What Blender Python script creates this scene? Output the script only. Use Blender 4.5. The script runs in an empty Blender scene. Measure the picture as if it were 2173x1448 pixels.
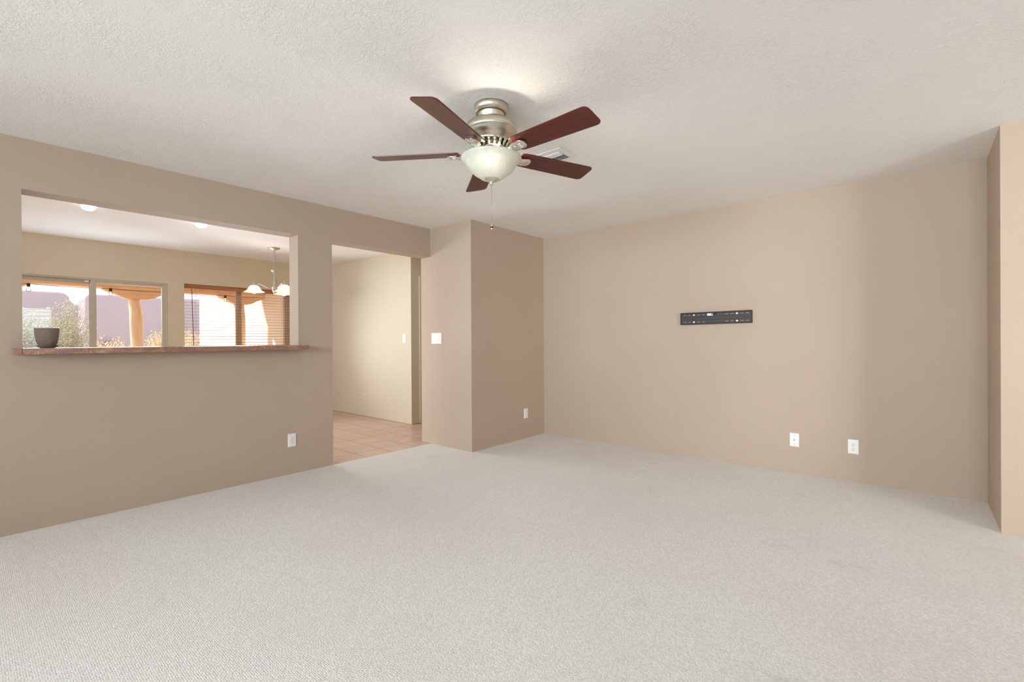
import bpy, bmesh, math, random
from mathutils import Vector, Matrix
PI = math.pi
S = bpy.context.scene
C = S.collection
random.seed(7)

# ------------------------------------------------------------------ camera
W, Hpx = 2173, 1448
F_PX = 1000.889
YAW, PITCH, ROLL, CAM_H = math.radians(40.6215), math.radians(-0.1319), math.radians(-0.308), 1.1738
fw = Vector((-math.sin(YAW), math.cos(YAW), 0)); rt = Vector((math.cos(YAW), math.sin(YAW), 0)); up = Vector((0, 0, 1))
fw2 = fw*math.cos(PITCH) + up*math.sin(PITCH); up2 = up*math.cos(PITCH) - fw*math.sin(PITCH)
rt3 = rt*math.cos(ROLL) + up2*math.sin(ROLL); up3 = up2*math.cos(ROLL) - rt*math.sin(ROLL)
cd = bpy.data.cameras.new('camera'); cam = bpy.data.objects.new('camera', cd); C.objects.link(cam)
cd.sensor_width = 36; cd.sensor_fit = 'HORIZONTAL'; cd.lens = F_PX/W*36; cd.clip_start = 0.05; cd.clip_end = 300
m = Matrix((rt3, up3, -fw2)).transposed().to_4x4(); m.translation = Vector((0, 0, CAM_H)); cam.matrix_world = m
S.camera = cam

# ------------------------------------------------------------------ view, world, sun, added daylight lamps
S.view_settings.view_transform = 'Standard'; S.view_settings.look = 'None'
S.view_settings.gamma = 1; S.view_settings.exposure = 0.0; S.view_settings.use_curve_mapping = False
S.cycles.diffuse_bounces = 8; S.cycles.max_bounces = 12; S.cycles.transparent_max_bounces = 24
S.cycles.sample_clamp_indirect = 6.0
wd = bpy.data.worlds.new('sky'); S.world = wd; wd.use_nodes = True
bg = wd.node_tree.nodes['Background']; bg.inputs[0].default_value = (0.93, 0.965, 1.0, 1); bg.inputs[1].default_value = 1.9

def light(name, kind, loc, energy, color=(1, 1, 1), direction=None, size=None, size_y=None):
    l = bpy.data.lights.new(name, kind); o = bpy.data.objects.new(name, l); C.objects.link(o)
    l.energy = energy; l.color = color; o.location = loc
    if kind == 'AREA':
        l.shape = 'RECTANGLE'; l.size = size; l.size_y = size_y
    if direction is not None:
        o.rotation_euler = Vector(direction).to_track_quat('-Z', 'Y').to_euler()
    return o
SUN = Vector((0.60, 0.72, -0.80))
sun = light('sun', 'SUN', (-12, -12, 14), 6.0, (1, 0.95, 0.87), SUN); sun.data.angle = math.radians(0.6)
# area lamps added just inside seen and assumed windows, standing in for daylight
DAY = (0.865, 0.995, 1.12)
light('added_fill_south', 'AREA', (-0.7, -3.7, 1.78), 114, DAY, (-0.08, 1, 0.03), 4.8, 0.95).data.spread = math.radians(100)
light('added_fill_east', 'AREA', (5.4, 0.5, 1.3), 36, (0.97, 0.99, 1.0), (-1, 0.92, 0.0), 2.3, 1.9).data.spread = math.radians(52)
light('daylight_dining', 'AREA', (-7.70, 1.06, 1.25), 21, DAY, (1, 0.1, 0.1), 1.4, 1.3)
light('daylight_dining_blind', 'AREA', (-7.70, 2.50, 1.0), 28, (0.95, 0.985, 1.0), (1, 0.12, 0.10), 1.0, 0.8).data.spread = math.radians(105)
light('added_fill_kitchen', 'AREA', (-5.8, -3.7, 1.45), 32, (0.93, 0.985, 1.05), (0.06, 1, 0.0), 2.0, 1.2).data.spread = math.radians(100)

# ------------------------------------------------------------------ materials
def srgb(r, g, b):
    f = lambda c: (c/255/12.92) if c/255 <= 0.04045 else ((c/255+0.055)/1.055)**2.4
    return (f(r), f(g), f(b), 1)
MATS = {}
def mat(name, col, rough=0.6, metal=0.0, spec=0.5, emit=None, estr=0):
    if name in MATS: return MATS[name]
    mt = bpy.data.materials.new(name); mt.use_nodes = True
    b = mt.node_tree.nodes['Principled BSDF']
    b.inputs['Base Color'].default_value = col; b.inputs['Roughness'].default_value = rough
    b.inputs['Metallic'].default_value = metal; b.inputs['Specular IOR Level'].default_value = spec
    if emit: b.inputs['Emission Color'].default_value = emit; b.inputs['Emission Strength'].default_value = estr
    MATS[name] = mt
    return mt
class NT:
    def __init__(s, mt): s.t = mt.node_tree; s.b = s.t.nodes['Principled BSDF']
    def n(s, typ, **kw):
        nd = s.t.nodes.new(typ)
        for k, v in kw.items():
            if k in nd.inputs: nd.inputs[k].default_value = v
            else: setattr(nd, k, v)
        return nd
    def l(s, a, b): s.t.links.new(a, b)
    def coord(s, scale=(1, 1, 1), loc=(0, 0, 0), rot=(0, 0, 0), kind='Object'):
        tc = s.n('ShaderNodeTexCoord'); mp = s.n('ShaderNodeMapping')
        mp.inputs['Scale'].default_value = scale; mp.inputs['Location'].default_value = loc; mp.inputs['Rotation'].default_value = rot
        s.l(tc.outputs[kind], mp.inputs[0]); return mp.outputs[0]
    def noise(s, vec, scale, detail=3, rough=0.5, dist=0):
        nd = s.n('ShaderNodeTexNoise', Scale=scale, Detail=detail, Roughness=rough, Distortion=dist); s.l(vec, nd.inputs['Vector']); return nd.outputs['Fac']
    def ramp(s, fac, stops):
        r = s.n('ShaderNodeValToRGB'); e = r.color_ramp.elements
        while len(e) < len(stops): e.new(0.5)
        for i, (p, c) in enumerate(stops): e[i].position = p; e[i].color = c
        s.l(fac, r.inputs[0]); return r.outputs[0]
    def mix(s, fac, a, b, mode='MIX'):
        x = s.n('ShaderNodeMix', data_type='RGBA', blend_type=mode)
        for src, i in ((fac, 0), (a, 6), (b, 7)):
            if hasattr(src, 'is_linked'): s.l(src, x.inputs[i])
            else: x.inputs[i].default_value = src
        return x.outputs[2]
    def bump(s, h, strength, dist, prev=None):
        b = s.n('ShaderNodeBump', Strength=strength, Distance=dist); s.l(h, b.inputs['Height'])
        if prev is not None: s.l(prev, b.inputs['Normal'])
        return b.outputs[0]
    def out(s, color=None, normal=None, rough=None):
        if color is not None: s.l(color, s.b.inputs['Base Color'])
        if normal is not None: s.l(normal, s.b.inputs['Normal'])
        if rough is not None: s.l(rough, s.b.inputs['Roughness'])
G = lambda v: (v, v, v, 1)

def paint(name, col, bump=0.12, rough=0.75):
    mt = mat(name, col, rough, spec=0.25); t = NT(mt); v = t.coord()
    h = t.noise(v, 95, 4, 0.6); h2 = t.noise(v, 14, 2)
    var = t.mix(t.ramp(t.noise(v, 1.1, 2), [(0.35, G(0.0)), (0.65, G(1.0))]), col, tuple(c*0.965 for c in col[:3])+(1,))
    t.out(var, t.bump(h2, bump*0.5, 0.01, t.bump(h, bump, 0.003)))
    return mt
M_tan = paint('tan_wall_paint', srgb(186, 166.5, 147))
M_cream = paint('cream_wall_paint', srgb(216, 206, 184), 0.08)

def ceiling_mat():
    col = srgb(242, 240, 236)
    mt = mat('textured_ceiling_paint', col, 0.85, spec=0.2); t = NT(mt); v = t.coord()
    v2 = t.coord((1, 1.35, 1), rot=(0, 0, 0.6))
    n1 = t.noise(v2, 21, 5, 0.55, 1.6)
    r1 = t.ramp(n1, [(0.44, G(0)), (0.505, G(1)), (0.60, G(0.55))])
    patch = t.ramp(t.noise(v, 2.2, 2), [(0.38, G(0.15)), (0.62, G(1))])
    mul = t.mix(1.0, r1, patch, 'MULTIPLY')
    fine = t.noise(v, 90, 3)
    t.out(None, t.bump(mul, 0.5, 0.0055, t.bump(fine, 0.10, 0.003)))
    return mt
M_ceil = ceiling_mat()

def carpet_mat():
    mt = mat('berber_carpet', srgb(200, 195, 190), 0.95, spec=0.1); t = NT(mt); v = t.coord()
    vo = t.n('ShaderNodeTexVoronoi', Scale=145.0, Randomness=0.5); t.l(v, vo.inputs['Vector'])
    sep = t.n('ShaderNodeSeparateColor'); t.l(vo.outputs['Color'], sep.inputs[0])
    base = t.ramp(sep.outputs[0], [(0.0, srgb(222, 219, 214)), (0.55, srgb(232, 230, 225)), (1.0, srgb(240, 239, 235))])
    big = t.ramp(t.noise(v, 0.8, 3), [(0.42, G(0)), (0.62, G(1))])
    c2 = t.mix(big, base, t.mix(0.3, base, srgb(224, 210, 208)))
    st = t.ramp(t.noise(t.coord((1, 1, 1), (3.1, 0.7, 0)), 2.6, 5, 0.65, 0.4), [(0.63, G(0)), (0.76, G(0.28))])
    c3 = t.mix(st, c2, srgb(160, 152, 142))
    sc = t.ramp(t.noise(t.coord((1, 1.6, 1), (0.4, 5.2, 0)), 9.0, 6, 0.75, 0.6), [(0.70, G(0)), (0.78, G(0.45))])
    c3 = t.mix(sc, c3, srgb(120, 112, 102))
    inv = t.n('ShaderNodeMath', operation='SUBTRACT'); inv.inputs[0].default_value = 1.0; t.l(vo.outputs['Distance'], inv.inputs[1])
    fib = t.noise(v, 420, 2)
    t.out(c3, t.bump(inv.outputs[0], 0.6, 0.004, t.bump(fib, 0.25, 0.002)))
    return mt
M_carpet = carpet_mat()

def tile_mat():
    mt = mat('ceramic_floor_tile', srgb(190, 150, 122), 0.34, spec=0.5); t = NT(mt)
    v = t.coord((1, 1, 1), (5.384+30*0.308, -3.574+30*0.308, 0))
    br = t.n('ShaderNodeTexBrick', offset=0.0, squash=1.0)
    for k, x in (('Scale', 1.0), ('Mortar Size', 0.0035), ('Mortar Smooth', 0.15), ('Brick Width', 0.308), ('Row Height', 0.308), ('Bias', 0.0)):
        br.inputs[k].default_value = x
    br.inputs['Color1'].default_value = srgb(210, 184, 164); br.inputs['Color2'].default_value = srgb(216, 193, 174); br.inputs['Mortar'].default_value = srgb(128, 100, 80)
    t.l(v, br.inputs['Vector'])
    cl = t.ramp(t.noise(t.coord(), 7, 4, 0.6), [(0.3, G(0)), (0.7, G(1))])
    c = t.mix(cl, br.outputs['Color'], t.mix(1.0, br.outputs['Color'], srgb(246, 236, 230), 'MULTIPLY'))
    inv = t.n('ShaderNodeMath', operation='SUBTRACT'); inv.inputs[0].default_value = 1.0; t.l(br.outputs['Fac'], inv.inputs[1])
    t.out(c, t.bump(inv.outputs[0], 0.5, 0.003))
    return mt
M_tile = tile_mat()

def granite(name, a, b, c):
    mt = mat(name, b, 0.22, spec=0.5); t = NT(mt); v = t.coord()
    n1 = t.noise(t.coord((1, 0.6, 1)), 22, 6, 0.75, 0.8); n2 = t.noise(v, 110, 4, 0.75)
    base = t.ramp(n1, [(0.32, a), (0.5, b), (0.66, c)])
    sp = t.ramp(n2, [(0.38, G(0)), (0.5, G(0.6)), (0.62, G(0))])
    t.out(t.mix(sp, base, srgb(92, 66, 58)))
    return mt
M_stone = granite('brown_granite', srgb(140, 122, 122), srgb(178, 126, 102), srgb(206, 166, 140))
M_stone_red = granite('reddish_granite', srgb(176, 110, 94), srgb(186, 120, 100), srgb(190, 136, 118))

def wood(name, dark, mid, light_, rough=0.3, axis='X', scale=1.0, spec=0.5):
    mt = mat(name, mid, rough, spec=spec); t = NT(mt)
    sc = {'X': (3, 34, 34), 'Y': (34, 3, 34), 'Z': (34, 34, 3)}[axis]
    v = t.coord(tuple(s*scale for s in sc))
    n = t.noise(v, 1.3, 5, 0.6, 0.7)
    c = t.ramp(n, [(0.3, dark), (0.5, mid), (0.72, light_)])
    t.out(c, t.bump(n, 0.05, 0.002)); return mt
M_blade = wood('cherry_blade_wood', srgb(60, 19, 14), srgb(84, 28, 21), srgb(106, 40, 30), 0.3, spec=0.45)
M_blind = wood('brown_blind_wood', srgb(146, 88, 50), srgb(172, 110, 66), srgb(190, 130, 84), 0.45, 'Y')
M_timber = wood('weathered_patio_timber', srgb(228, 204, 182), srgb(240, 218, 196), srgb(246, 228, 208), 0.8, 'Z', 0.5, 0.1)
M_timber_y = wood('weathered_beam_timber', srgb(226, 192, 164), srgb(238, 208, 180), srgb(246, 220, 194), 0.8, 'Y', 0.5, 0.1)

def brushed(name, col, rough=0.3):
    mt = mat(name, col, rough, 1.0); t = NT(mt)
    n = t.noise(t.coord((1, 1, 60)), 30, 2)
    r = t.n('ShaderNodeMapRange'); r.inputs['To Min'].default_value = rough*0.8; r.inputs['To Max'].default_value = rough*1.25
    t.l(n, r.inputs[0]); t.out(None, None, r.outputs[0])
    tg = t.n('ShaderNodeTangent', direction_type='RADIAL', axis='Z'); t.l(tg.outputs[0], t.b.inputs['Tangent']); t.b.inputs['Anisotropic'].default_value = 0.75
    return mt
M_nickel = brushed('brushed_nickel', srgb(206, 198, 180), 0.30)
M_chrome = mat('polished_nickel', srgb(226, 224, 214), 0.12, 1.0)
M_satin = mat('satin_nickel', srgb(190, 184, 172), 0.38, 0.85)
M_white = mat('white_plastic', srgb(238, 236, 231), 0.35)
M_ivory = mat('ivory_plastic', srgb(240, 234, 220), 0.35)
M_dark = mat('dark_slot', srgb(40, 36, 34), 0.7)
M_screw = mat('steel_screw', srgb(150, 146, 140), 0.35, 0.8)
M_vent = mat('white_vent_enamel', srgb(232, 232, 230), 0.4)
M_mount = mat('black_powder_coated_steel', srgb(68, 62, 57), 0.5, 0.2)
M_mount_rim = mat('dark_brown_steel_flange', srgb(50, 40, 34), 0.5, 0.2)
M_ridge = mat('black_pressed_groove', srgb(40, 36, 34), 0.6)
M_bolt = mat('bright_zinc_bolt', srgb(236, 234, 228), 0.4, 0.1)
M_sticker = mat('pale_blue_sticker', srgb(214, 228, 238), 0.4)
M_frame = mat('taupe_window_vinyl', srgb(192, 186, 170), 0.5)
M_door = mat('cream_door_enamel', srgb(226, 214, 184), 0.4)
M_rubber = mat('black_rubber', srgb(20, 18, 17), 0.5)
M_cord = mat('blind_cord', srgb(190, 140, 110), 0.8)
M_wand = mat('reddish_wand', srgb(124, 62, 48), 0.35)
M_pink = paint('mauve_stucco', srgb(180, 166, 175), 0.3, 0.95)
M_wing = paint('pale_tan_stucco', srgb(234, 224, 212), 0.25, 0.95)
M_ground = paint('sandy_ground', srgb(206, 186, 164), 0.4, 0.95)
M_slab = paint('patio_concrete', srgb(222, 212, 200), 0.2, 0.9)
M_fence = wood('grey_weathered_slat_wood', srgb(170, 176, 180), srgb(206, 212, 216), srgb(226, 230, 232), 0.8, 'Y', 0.6, 0.1)
M_pot = mat('taupe_pot_resin', srgb(140, 122, 108), 0.45)
def weave():
    t = NT(M_pot); tc = t.n('ShaderNodeTexCoord'); sx = t.n('ShaderNodeSeparateXYZ'); t.l(tc.outputs['Object'], sx.inputs[0])
    at = t.n('ShaderNodeMath', operation='ARCTAN2'); t.l(sx.outputs['Y'], at.inputs[0]); t.l(sx.outputs['X'], at.inputs[1])
    cb = t.n('ShaderNodeCombineXYZ'); k = t.n('ShaderNodeMath', operation='MULTIPLY'); t.l(at.outputs[0], k.inputs[0]); k.inputs[1].default_value = 13.0
    z = t.n('ShaderNodeMath', operation='MULTIPLY'); t.l(sx.outputs['Z'], z.inputs[0]); z.inputs[1].default_value = 230.0
    t.l(k.outputs[0], cb.inputs[0]); t.l(z.outputs[0], cb.inputs[1])
    mp = t.n('ShaderNodeMapping'); mp.inputs['Rotation'].default_value = (0, 0, PI/4); mp.inputs['Scale'].default_value = (1.0, 1.0, 1.0); t.l(cb.outputs[0], mp.inputs[0])
    vo = t.n('ShaderNodeTexVoronoi', Scale=0.8, Randomness=0.0); t.l(mp.outputs[0], vo.inputs['Vector'])
    iv = t.n('ShaderNodeMath', operation='SUBTRACT'); iv.inputs[0].default_value = 1; t.l(vo.outputs['Distance'], iv.inputs[1])
    t.out(None, t.bump(iv.outputs[0], 1.0, 0.005))
weave()

def glass(name, tint, alpha=0.9):
    mt = bpy.data.materials.new(name); mt.use_nodes = True; t = mt.node_tree; t.nodes.clear()
    o = t.nodes.new('ShaderNodeOutputMaterial'); tr = t.nodes.new('ShaderNodeBsdfTransparent'); gl = t.nodes.new('ShaderNodeBsdfGlossy'); mx = t.nodes.new('ShaderNodeMixShader')
    fr = t.nodes.new('ShaderNodeFresnel'); fr.inputs[0].default_value = 1.2
    tr.inputs[0].default_value = tint; gl.inputs['Roughness'].default_value = 0.02
    t.links.new(fr.outputs[0], mx.inputs[0]); t.links.new(tr.outputs[0], mx.inputs[1]); t.links.new(gl.outputs[0], mx.inputs[2]); t.links.new(mx.outputs[0], o.inputs[0])
    return mt
M_glass = glass('window_glass', (0.97, 0.98, 0.98, 1))
M_bulbglass = glass('clear_bulb_glass', (0.9, 0.9, 0.9, 1))

def frosted(name, col, emit=None, estr=0.0, clear=0.0):
    mt = bpy.data.materials.new(name); mt.use_nodes = True; t = mt.node_tree; t.nodes.clear()
    o = t.nodes.new('ShaderNodeOutputMaterial'); tl = t.nodes.new('ShaderNodeBsdfTranslucent'); df = t.nodes.new('ShaderNodeBsdfDiffuse'); gl = t.nodes.new('ShaderNodeBsdfGlossy')
    no = t.nodes.new('ShaderNodeTexNoise'); no.inputs['Scale'].default_value = 9; no.inputs['Distortion'].default_value = 2.5; no.inputs['Detail'].default_value = 3
    tc = t.nodes.new('ShaderNodeTexCoord'); t.links.new(tc.outputs['Object'], no.inputs['Vector'])
    rp = t.nodes.new('ShaderNodeValToRGB'); rp.color_ramp.elements[0].position = 0.3; rp.color_ramp.elements[1].position = 0.7
    rp.color_ramp.elements[0].color = tuple(c*0.86 for c in col[:3])+(1,); rp.color_ramp.elements[1].color = col
    t.links.new(no.outputs['Fac'], rp.inputs[0])
    for n in (tl, df): t.links.new(rp.outputs[0], n.inputs[0])
    gl.inputs['Roughness'].default_value = 0.25
    m1 = t.nodes.new('ShaderNodeMixShader'); m1.inputs[0].default_value = 0.55; t.links.new(df.outputs[0], m1.inputs[1]); t.links.new(tl.outputs[0], m1.inputs[2])
    m2 = t.nodes.new('ShaderNodeMixShader'); m2.inputs[0].default_value = 0.05; t.links.new(m1.outputs[0], m2.inputs[1]); t.links.new(gl.outputs[0], m2.inputs[2])
    last = m2
    if estr:
        em = t.nodes.new('ShaderNodeEmission'); em.inputs[0].default_value = emit; em.inputs[1].default_value = estr
        ad = t.nodes.new('ShaderNodeAddShader'); t.links.new(m2.outputs[0], ad.inputs[0]); t.links.new(em.outputs[0], ad.inputs[1]); last = ad
    t.links.new(last.outputs[0], o.inputs[0]); return mt
M_bowl = frosted('alabaster_bowl_glass', srgb(232, 233, 225))
M_shade = frosted('lit_opal_shade_glass', srgb(250, 238, 222), (1.0, 0.84, 0.68, 1), 0.28)
M_fanbulb = mat('lit_fan_bulb', (1, 1, 1, 1), emit=(1.0, 0.90, 0.77, 1), estr=230)
M_chbulb = mat('lit_chandelier_bulb', (1, 1, 1, 1), emit=(1.0, 0.93, 0.84, 1), estr=12)
M_canlens = mat('lit_ceiling_lens', (1, 1, 1, 1), emit=(1.0, 0.95, 0.86, 1), estr=9)
M_amber = mat('lit_amber_filament', (1, 0.6, 0.2, 1), emit=(1.0, 0.62, 0.18, 1), estr=5)

# ------------------------------------------------------------------ mesh helpers
def BM(): return bmesh.new()
def bx(bm, x0, x1, y0, y1, z0, z1, bevel=0, mtx=None):
    r = bmesh.ops.create_cube(bm, size=1)
    vs = r['verts']
    for v in vs:
        v.co = Vector(((x0+x1)/2+v.co.x*(x1-x0), (y0+y1)/2+v.co.y*(y1-y0), (z0+z1)/2+v.co.z*(z1-z0)))
    if bevel:
        es = list({e for v in vs for e in v.link_edges})
        r2 = bmesh.ops.bevel(bm, geom=es, offset=bevel, segments=2, affect='EDGES', profile=0.5)
        vs = list({v for f in r2['faces'] for v in f.verts} | {v for v in vs if v.is_valid})
    if mtx is not None:
        for v in vs: v.co = mtx @ v.co
    return vs
def lathe(bm, prof, seg=40, center=(0, 0, 0), mtx=None, cap=False):
    rings = []
    for r, z in prof:
        if r < 1e-5: rings.append([bm.verts.new((center[0], center[1], center[2]+z))])
        else: rings.append([bm.verts.new((center[0]+r*math.cos(2*PI*i/seg), center[1]+r*math.sin(2*PI*i/seg), center[2]+z)) for i in range(seg)])
    for a, b in zip(rings, rings[1:]):
        for i in range(seg):
            j = (i+1) % seg
            if len(a) == 1 and len(b) == 1: break
            if len(a) == 1: q = [a[0], b[j], b[i]]
            elif len(b) == 1: q = [a[i], a[j], b[0]]
            else: q = [a[i], a[j], b[j], b[i]]
            f = bm.faces.new(q); f.smooth = True
    if cap:
        for rg in (rings[0], rings[-1]):
            if len(rg) > 2: bm.faces.new(rg)
    if mtx is not None:
        for rg in rings:
            for v in rg: v.co = mtx @ v.co
    return rings
def tube(bm, pts, rad, seg=8, closed=False, caps=True):
    pts = [Vector(p) for p in pts]; n = len(pts)
    rads = rad if isinstance(rad, (list, tuple)) else [rad]*n
    rings = []; prev = None
    for i, p in enumerate(pts):
        if closed: t = (pts[(i+1) % n]-pts[i-1])
        else: t = (pts[min(i+1, n-1)]-pts[max(i-1, 0)])
        t.normalize()
        if prev is None:
            a = Vector((0, 0, 1)) if abs(t.z) < 0.9 else Vector((1, 0, 0))
            u = t.cross(a).normalized()
        else:
            u = prev-t*prev.dot(t)
            u = u.normalized() if u.length > 1e-6 else t.orthogonal().normalized()
        prev = u; w = t.cross(u)
        rings.append([bm.verts.new(p+(u*math.cos(2*PI*k/seg)+w*math.sin(2*PI*k/seg))*rads[i]) for k in range(seg)])
    rng = range(n) if closed else range(n-1)
    for i in rng:
        a, b = rings[i], rings[(i+1) % n]
        for k in range(seg):
            f = bm.faces.new([a[k], a[(k+1) % seg], b[(k+1) % seg], b[k]]); f.smooth = True
    if caps and not closed:
        bm.faces.new(rings[0][::-1]); bm.faces.new(rings[-1])
    return rings
def prism(bm, poly, axis, lo, hi):
    """poly: list of 2D points; extruded along axis ('x','y','z') from lo to hi."""
    def P(a, b, c): return {'x': (c, a, b), 'y': (a, c, b), 'z': (a, b, c)}[axis]
    A = [bm.verts.new(P(a, b, lo)) for a, b in poly]; B = [bm.verts.new(P(a, b, hi)) for a, b in poly]
    n = len(poly)
    bm.faces.new(A[::-1]); bm.faces.new(B)
    for i in range(n): bm.faces.new([A[i], A[(i+1) % n], B[(i+1) % n], B[i]])
    return A+B
def obj(name, bm, m, parent=None, loc=None, rz=0, smooth=None, bevel=0):
    bmesh.ops.recalc_face_normals(bm, faces=bm.faces)
    me = bpy.data.meshes.new(name); bm.to_mesh(me); bm.free()
    if smooth is not None:
        for p in me.polygons: p.use_smooth = smooth
    me.materials.append(m)
    o = bpy.data.objects.new(name, me); C.objects.link(o)
    if parent is not None: o.parent = parent
    if loc is not None: o.location = loc
    if rz: o.rotation_euler = (0, 0, rz)
    if bevel:
        md = o.modifiers.new('bevel', 'BEVEL'); md.width = bevel; md.segments = 2; md.limit_method = 'ANGLE'
    return o
def tag(o, label, cat, group=None, kind=None):
    o['label'] = label; o['category'] = cat
    if group: o['group'] = group
    if kind: o['kind'] = kind
    return o
def thing(name, label, cat, loc=(0, 0, 0), rz=0, group=None):
    o = bpy.data.objects.new(name, None); C.objects.link(o); o.empty_display_size = 0.1
    o.location = loc; o.rotation_euler = (0, 0, rz); return tag(o, label, cat, group)
def struct(name, bm, m, label, cat, parent=None):
    o = obj(name, bm, m, parent)
    if parent is None: tag(o, label, cat, kind='structure')
    return o
def copy_tree(o, parent=None):
    c = o.copy(); C.objects.link(c)
    if parent is not None: c.parent = parent
    for ch in list(o.children): copy_tree(ch, c)
    return c

# ------------------------------------------------------------------ the setting
H = 2.44
XL, XLB = -4.195, -4.365           # left wall, its two faces
YP, XP, YT = 3.473, -3.54, 4.737   # closet block in the corner, television wall
XR, YB = 0.382, 4.046              # bump-out on the right
XE, YS = 5.5, -3.8                 # east and south walls behind the camera
XB, YC, XH = -7.746, 4.086, -5.36  # dining window wall, dining end wall, hall side
OP = (0.243, 1.958, 1.10, 2.125)   # pass-through opening y0 y1 z0 z1
DR = (2.281, YP, 2.122)            # doorway

b = BM(); bx(b, XL, XE, YS, YT, -0.05, 0.0)
struct('floor', b, M_carpet, 'pale grey looped carpet covering the living room floor', 'floor')
b = BM(); bx(b, XB-0.2, XL, YS, 6.3, -0.05, -0.003)
struct('floor_dining', b, M_tile, 'tan square ceramic tile floor of the dining room beyond the doorway', 'floor')
b = BM(); bx(b, XB-0.2, XE+0.2, YS-0.2, 6.4, H, H+0.12)
struct('ceiling', b, M_ceil, 'white skip-trowel textured ceiling', 'ceiling')

b = BM()
bx(b, XLB, XL, YS, OP[0], 0, H)
bx(b, XLB, XL, OP[0], OP[1], 0, OP[2]); bx(b, XLB, XL, OP[0], OP[1], OP[3], H)
bx(b, XLB, XL, OP[1], DR[0], 0, H); bx(b, XLB, XL, DR[0], DR[1], DR[2], H)
struct('wall_left', b, M_tan, 'tan wall with the pass-through opening and the open doorway', 'wall')
b = BM(); bx(b, XLB, XP, YP, YT+0.15, 0, H)
struct('wall_corner', b, M_tan, 'tan wall block jutting out in the far left corner beside the doorway', 'wall')
b = BM(); bx(b, XP, XR, YT, YT+0.15, 0, H)
struct('wall_back', b, M_tan, 'long tan back wall that carries the black bracket', 'wall')
b = BM(); bx(b, XR, XE+0.15, YB, YT+0.15, 0, H)
struct('wall_right', b, M_tan, 'bright tan wall stepping forward at the far right edge', 'wall')
# walls behind the camera, with window openings added to bring in daylight
b = BM(); SW = (-3.1, 1.7, 0.9, 2.25)
bx(b, XLB, SW[0], YS-0.15, YS, 0, H); bx(b, SW[1], XE+0.15, YS-0.15, YS, 0, H)
bx(b, SW[0], SW[1], YS-0.15, YS, 0, SW[2]); bx(b, SW[0], SW[1], YS-0.15, YS, SW[3], H)
struct('wall_south', b, M_tan, 'tan wall behind the camera with an added wide window', 'wall')
b = BM(); EW = (-0.75, 1.75, 0.08, 2.1)
bx(b, XE, XE+0.15, YS, EW[0], 0, H); bx(b, XE, XE+0.15, EW[1], YB, 0, H)
bx(b, XE, XE+0.15, EW[0], EW[1], 0, EW[2]); bx(b, XE, XE+0.15, EW[0], EW[1], EW[3], H)
struct('wall_east', b, M_tan, 'tan side wall with an added glazed patio opening beside the camera', 'wall')
# dining room
W1 = (0.30, 1.828, 0.55, 1.966)
W2 = (2.02, 3.50, 0.55, 1.985)
b = BM(); x0, x1 = XB-0.2, XB
bx(b, x0, x1, YS, W1[0], 0, H); bx(b, x0, x1, W1[1], W2[0], 0, H); bx(b, x0, x1, W2[1], YC, 0, H)
for w in (W1, W2): bx(b, x0, x1, w[0], w[1], 0, w[2]); bx(b, x0, x1, w[0], w[1], w[3], H)
struct('wall_dining', b, M_cream, 'cream dining room wall with the two windows', 'wall')
b = BM(); bx(b, XB-0.2, XH, YC, 6.3, 0, H)
struct('wall_dining_end', b, M_cream, 'cream dining room end wall seen through the doorway', 'wall')
b = BM(); bx(b, XLB, XLB+0.12, YT+0.15, 6.3, 0, H); bx(b, XH, XLB+0.12, 6.3, 6.4, 0, H)
struct('wall_hall', b, M_cream, 'cream walls of the dark hall behind the doorway', 'wall')
b = BM(); KW = (-7.1, -4.9, 0.9, 2.1)  # unseen kitchen window opening, added to go with its fill lamp
bx(b, XB-0.2, KW[0], YS-0.15, YS, 0, H); bx(b, KW[1], XLB, YS-0.15, YS, 0, H)
bx(b, KW[0], KW[1], YS-0.15, YS, 0, KW[2]); bx(b, KW[0], KW[1], YS-0.15, YS, KW[3], H)
struct('wall_kitchen', b, M_cream, 'cream kitchen wall out of view with an added window opening', 'wall')

# hall door: casing and slab on the hall side of the dining end wall
d = thing('door_1', 'cream door casing edge in the hall behind the doorway', 'door', (XH, 4.222, 0)); d['kind'] = 'structure'
b = BM(); bx(b, 0, 0.02, 0, 0.065, 0, 2.085); bx(b, 0, 0.02, 0.84, 0.905, 0, 2.085); bx(b, 0, 0.02, 0.065, 0.84, 2.02, 2.085)
obj('door_casing', b, M_door, d, bevel=0.004)
b = BM(); bx(b, 0, 0.008, 0.066, 0.839, 0.008, 2.018)
for (a0, a1) in ((0.17, 0.40), (0.50, 0.73)):
    for (c0, c1) in ((0.2, 0.85), (1.05, 1.85)): bx(b, 0.008, 0.013, a0, a1, c0, c1)
obj('door_panel', b, M_door, d)

def frame_rect(bm, X0, X1, y0, y1, z0, z1, wl, wr, wb, wt):
    bx(bm, X0, X1, y0, y0+wl, z0, z1); bx(bm, X0, X1, y1-wr, y1, z0, z1)
    bx(bm, X0, X1, y0+wl, y1-wr, z0, z0+wb); bx(bm, X0, X1, y0+wl, y1-wr, z1-wt, z1)
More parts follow.
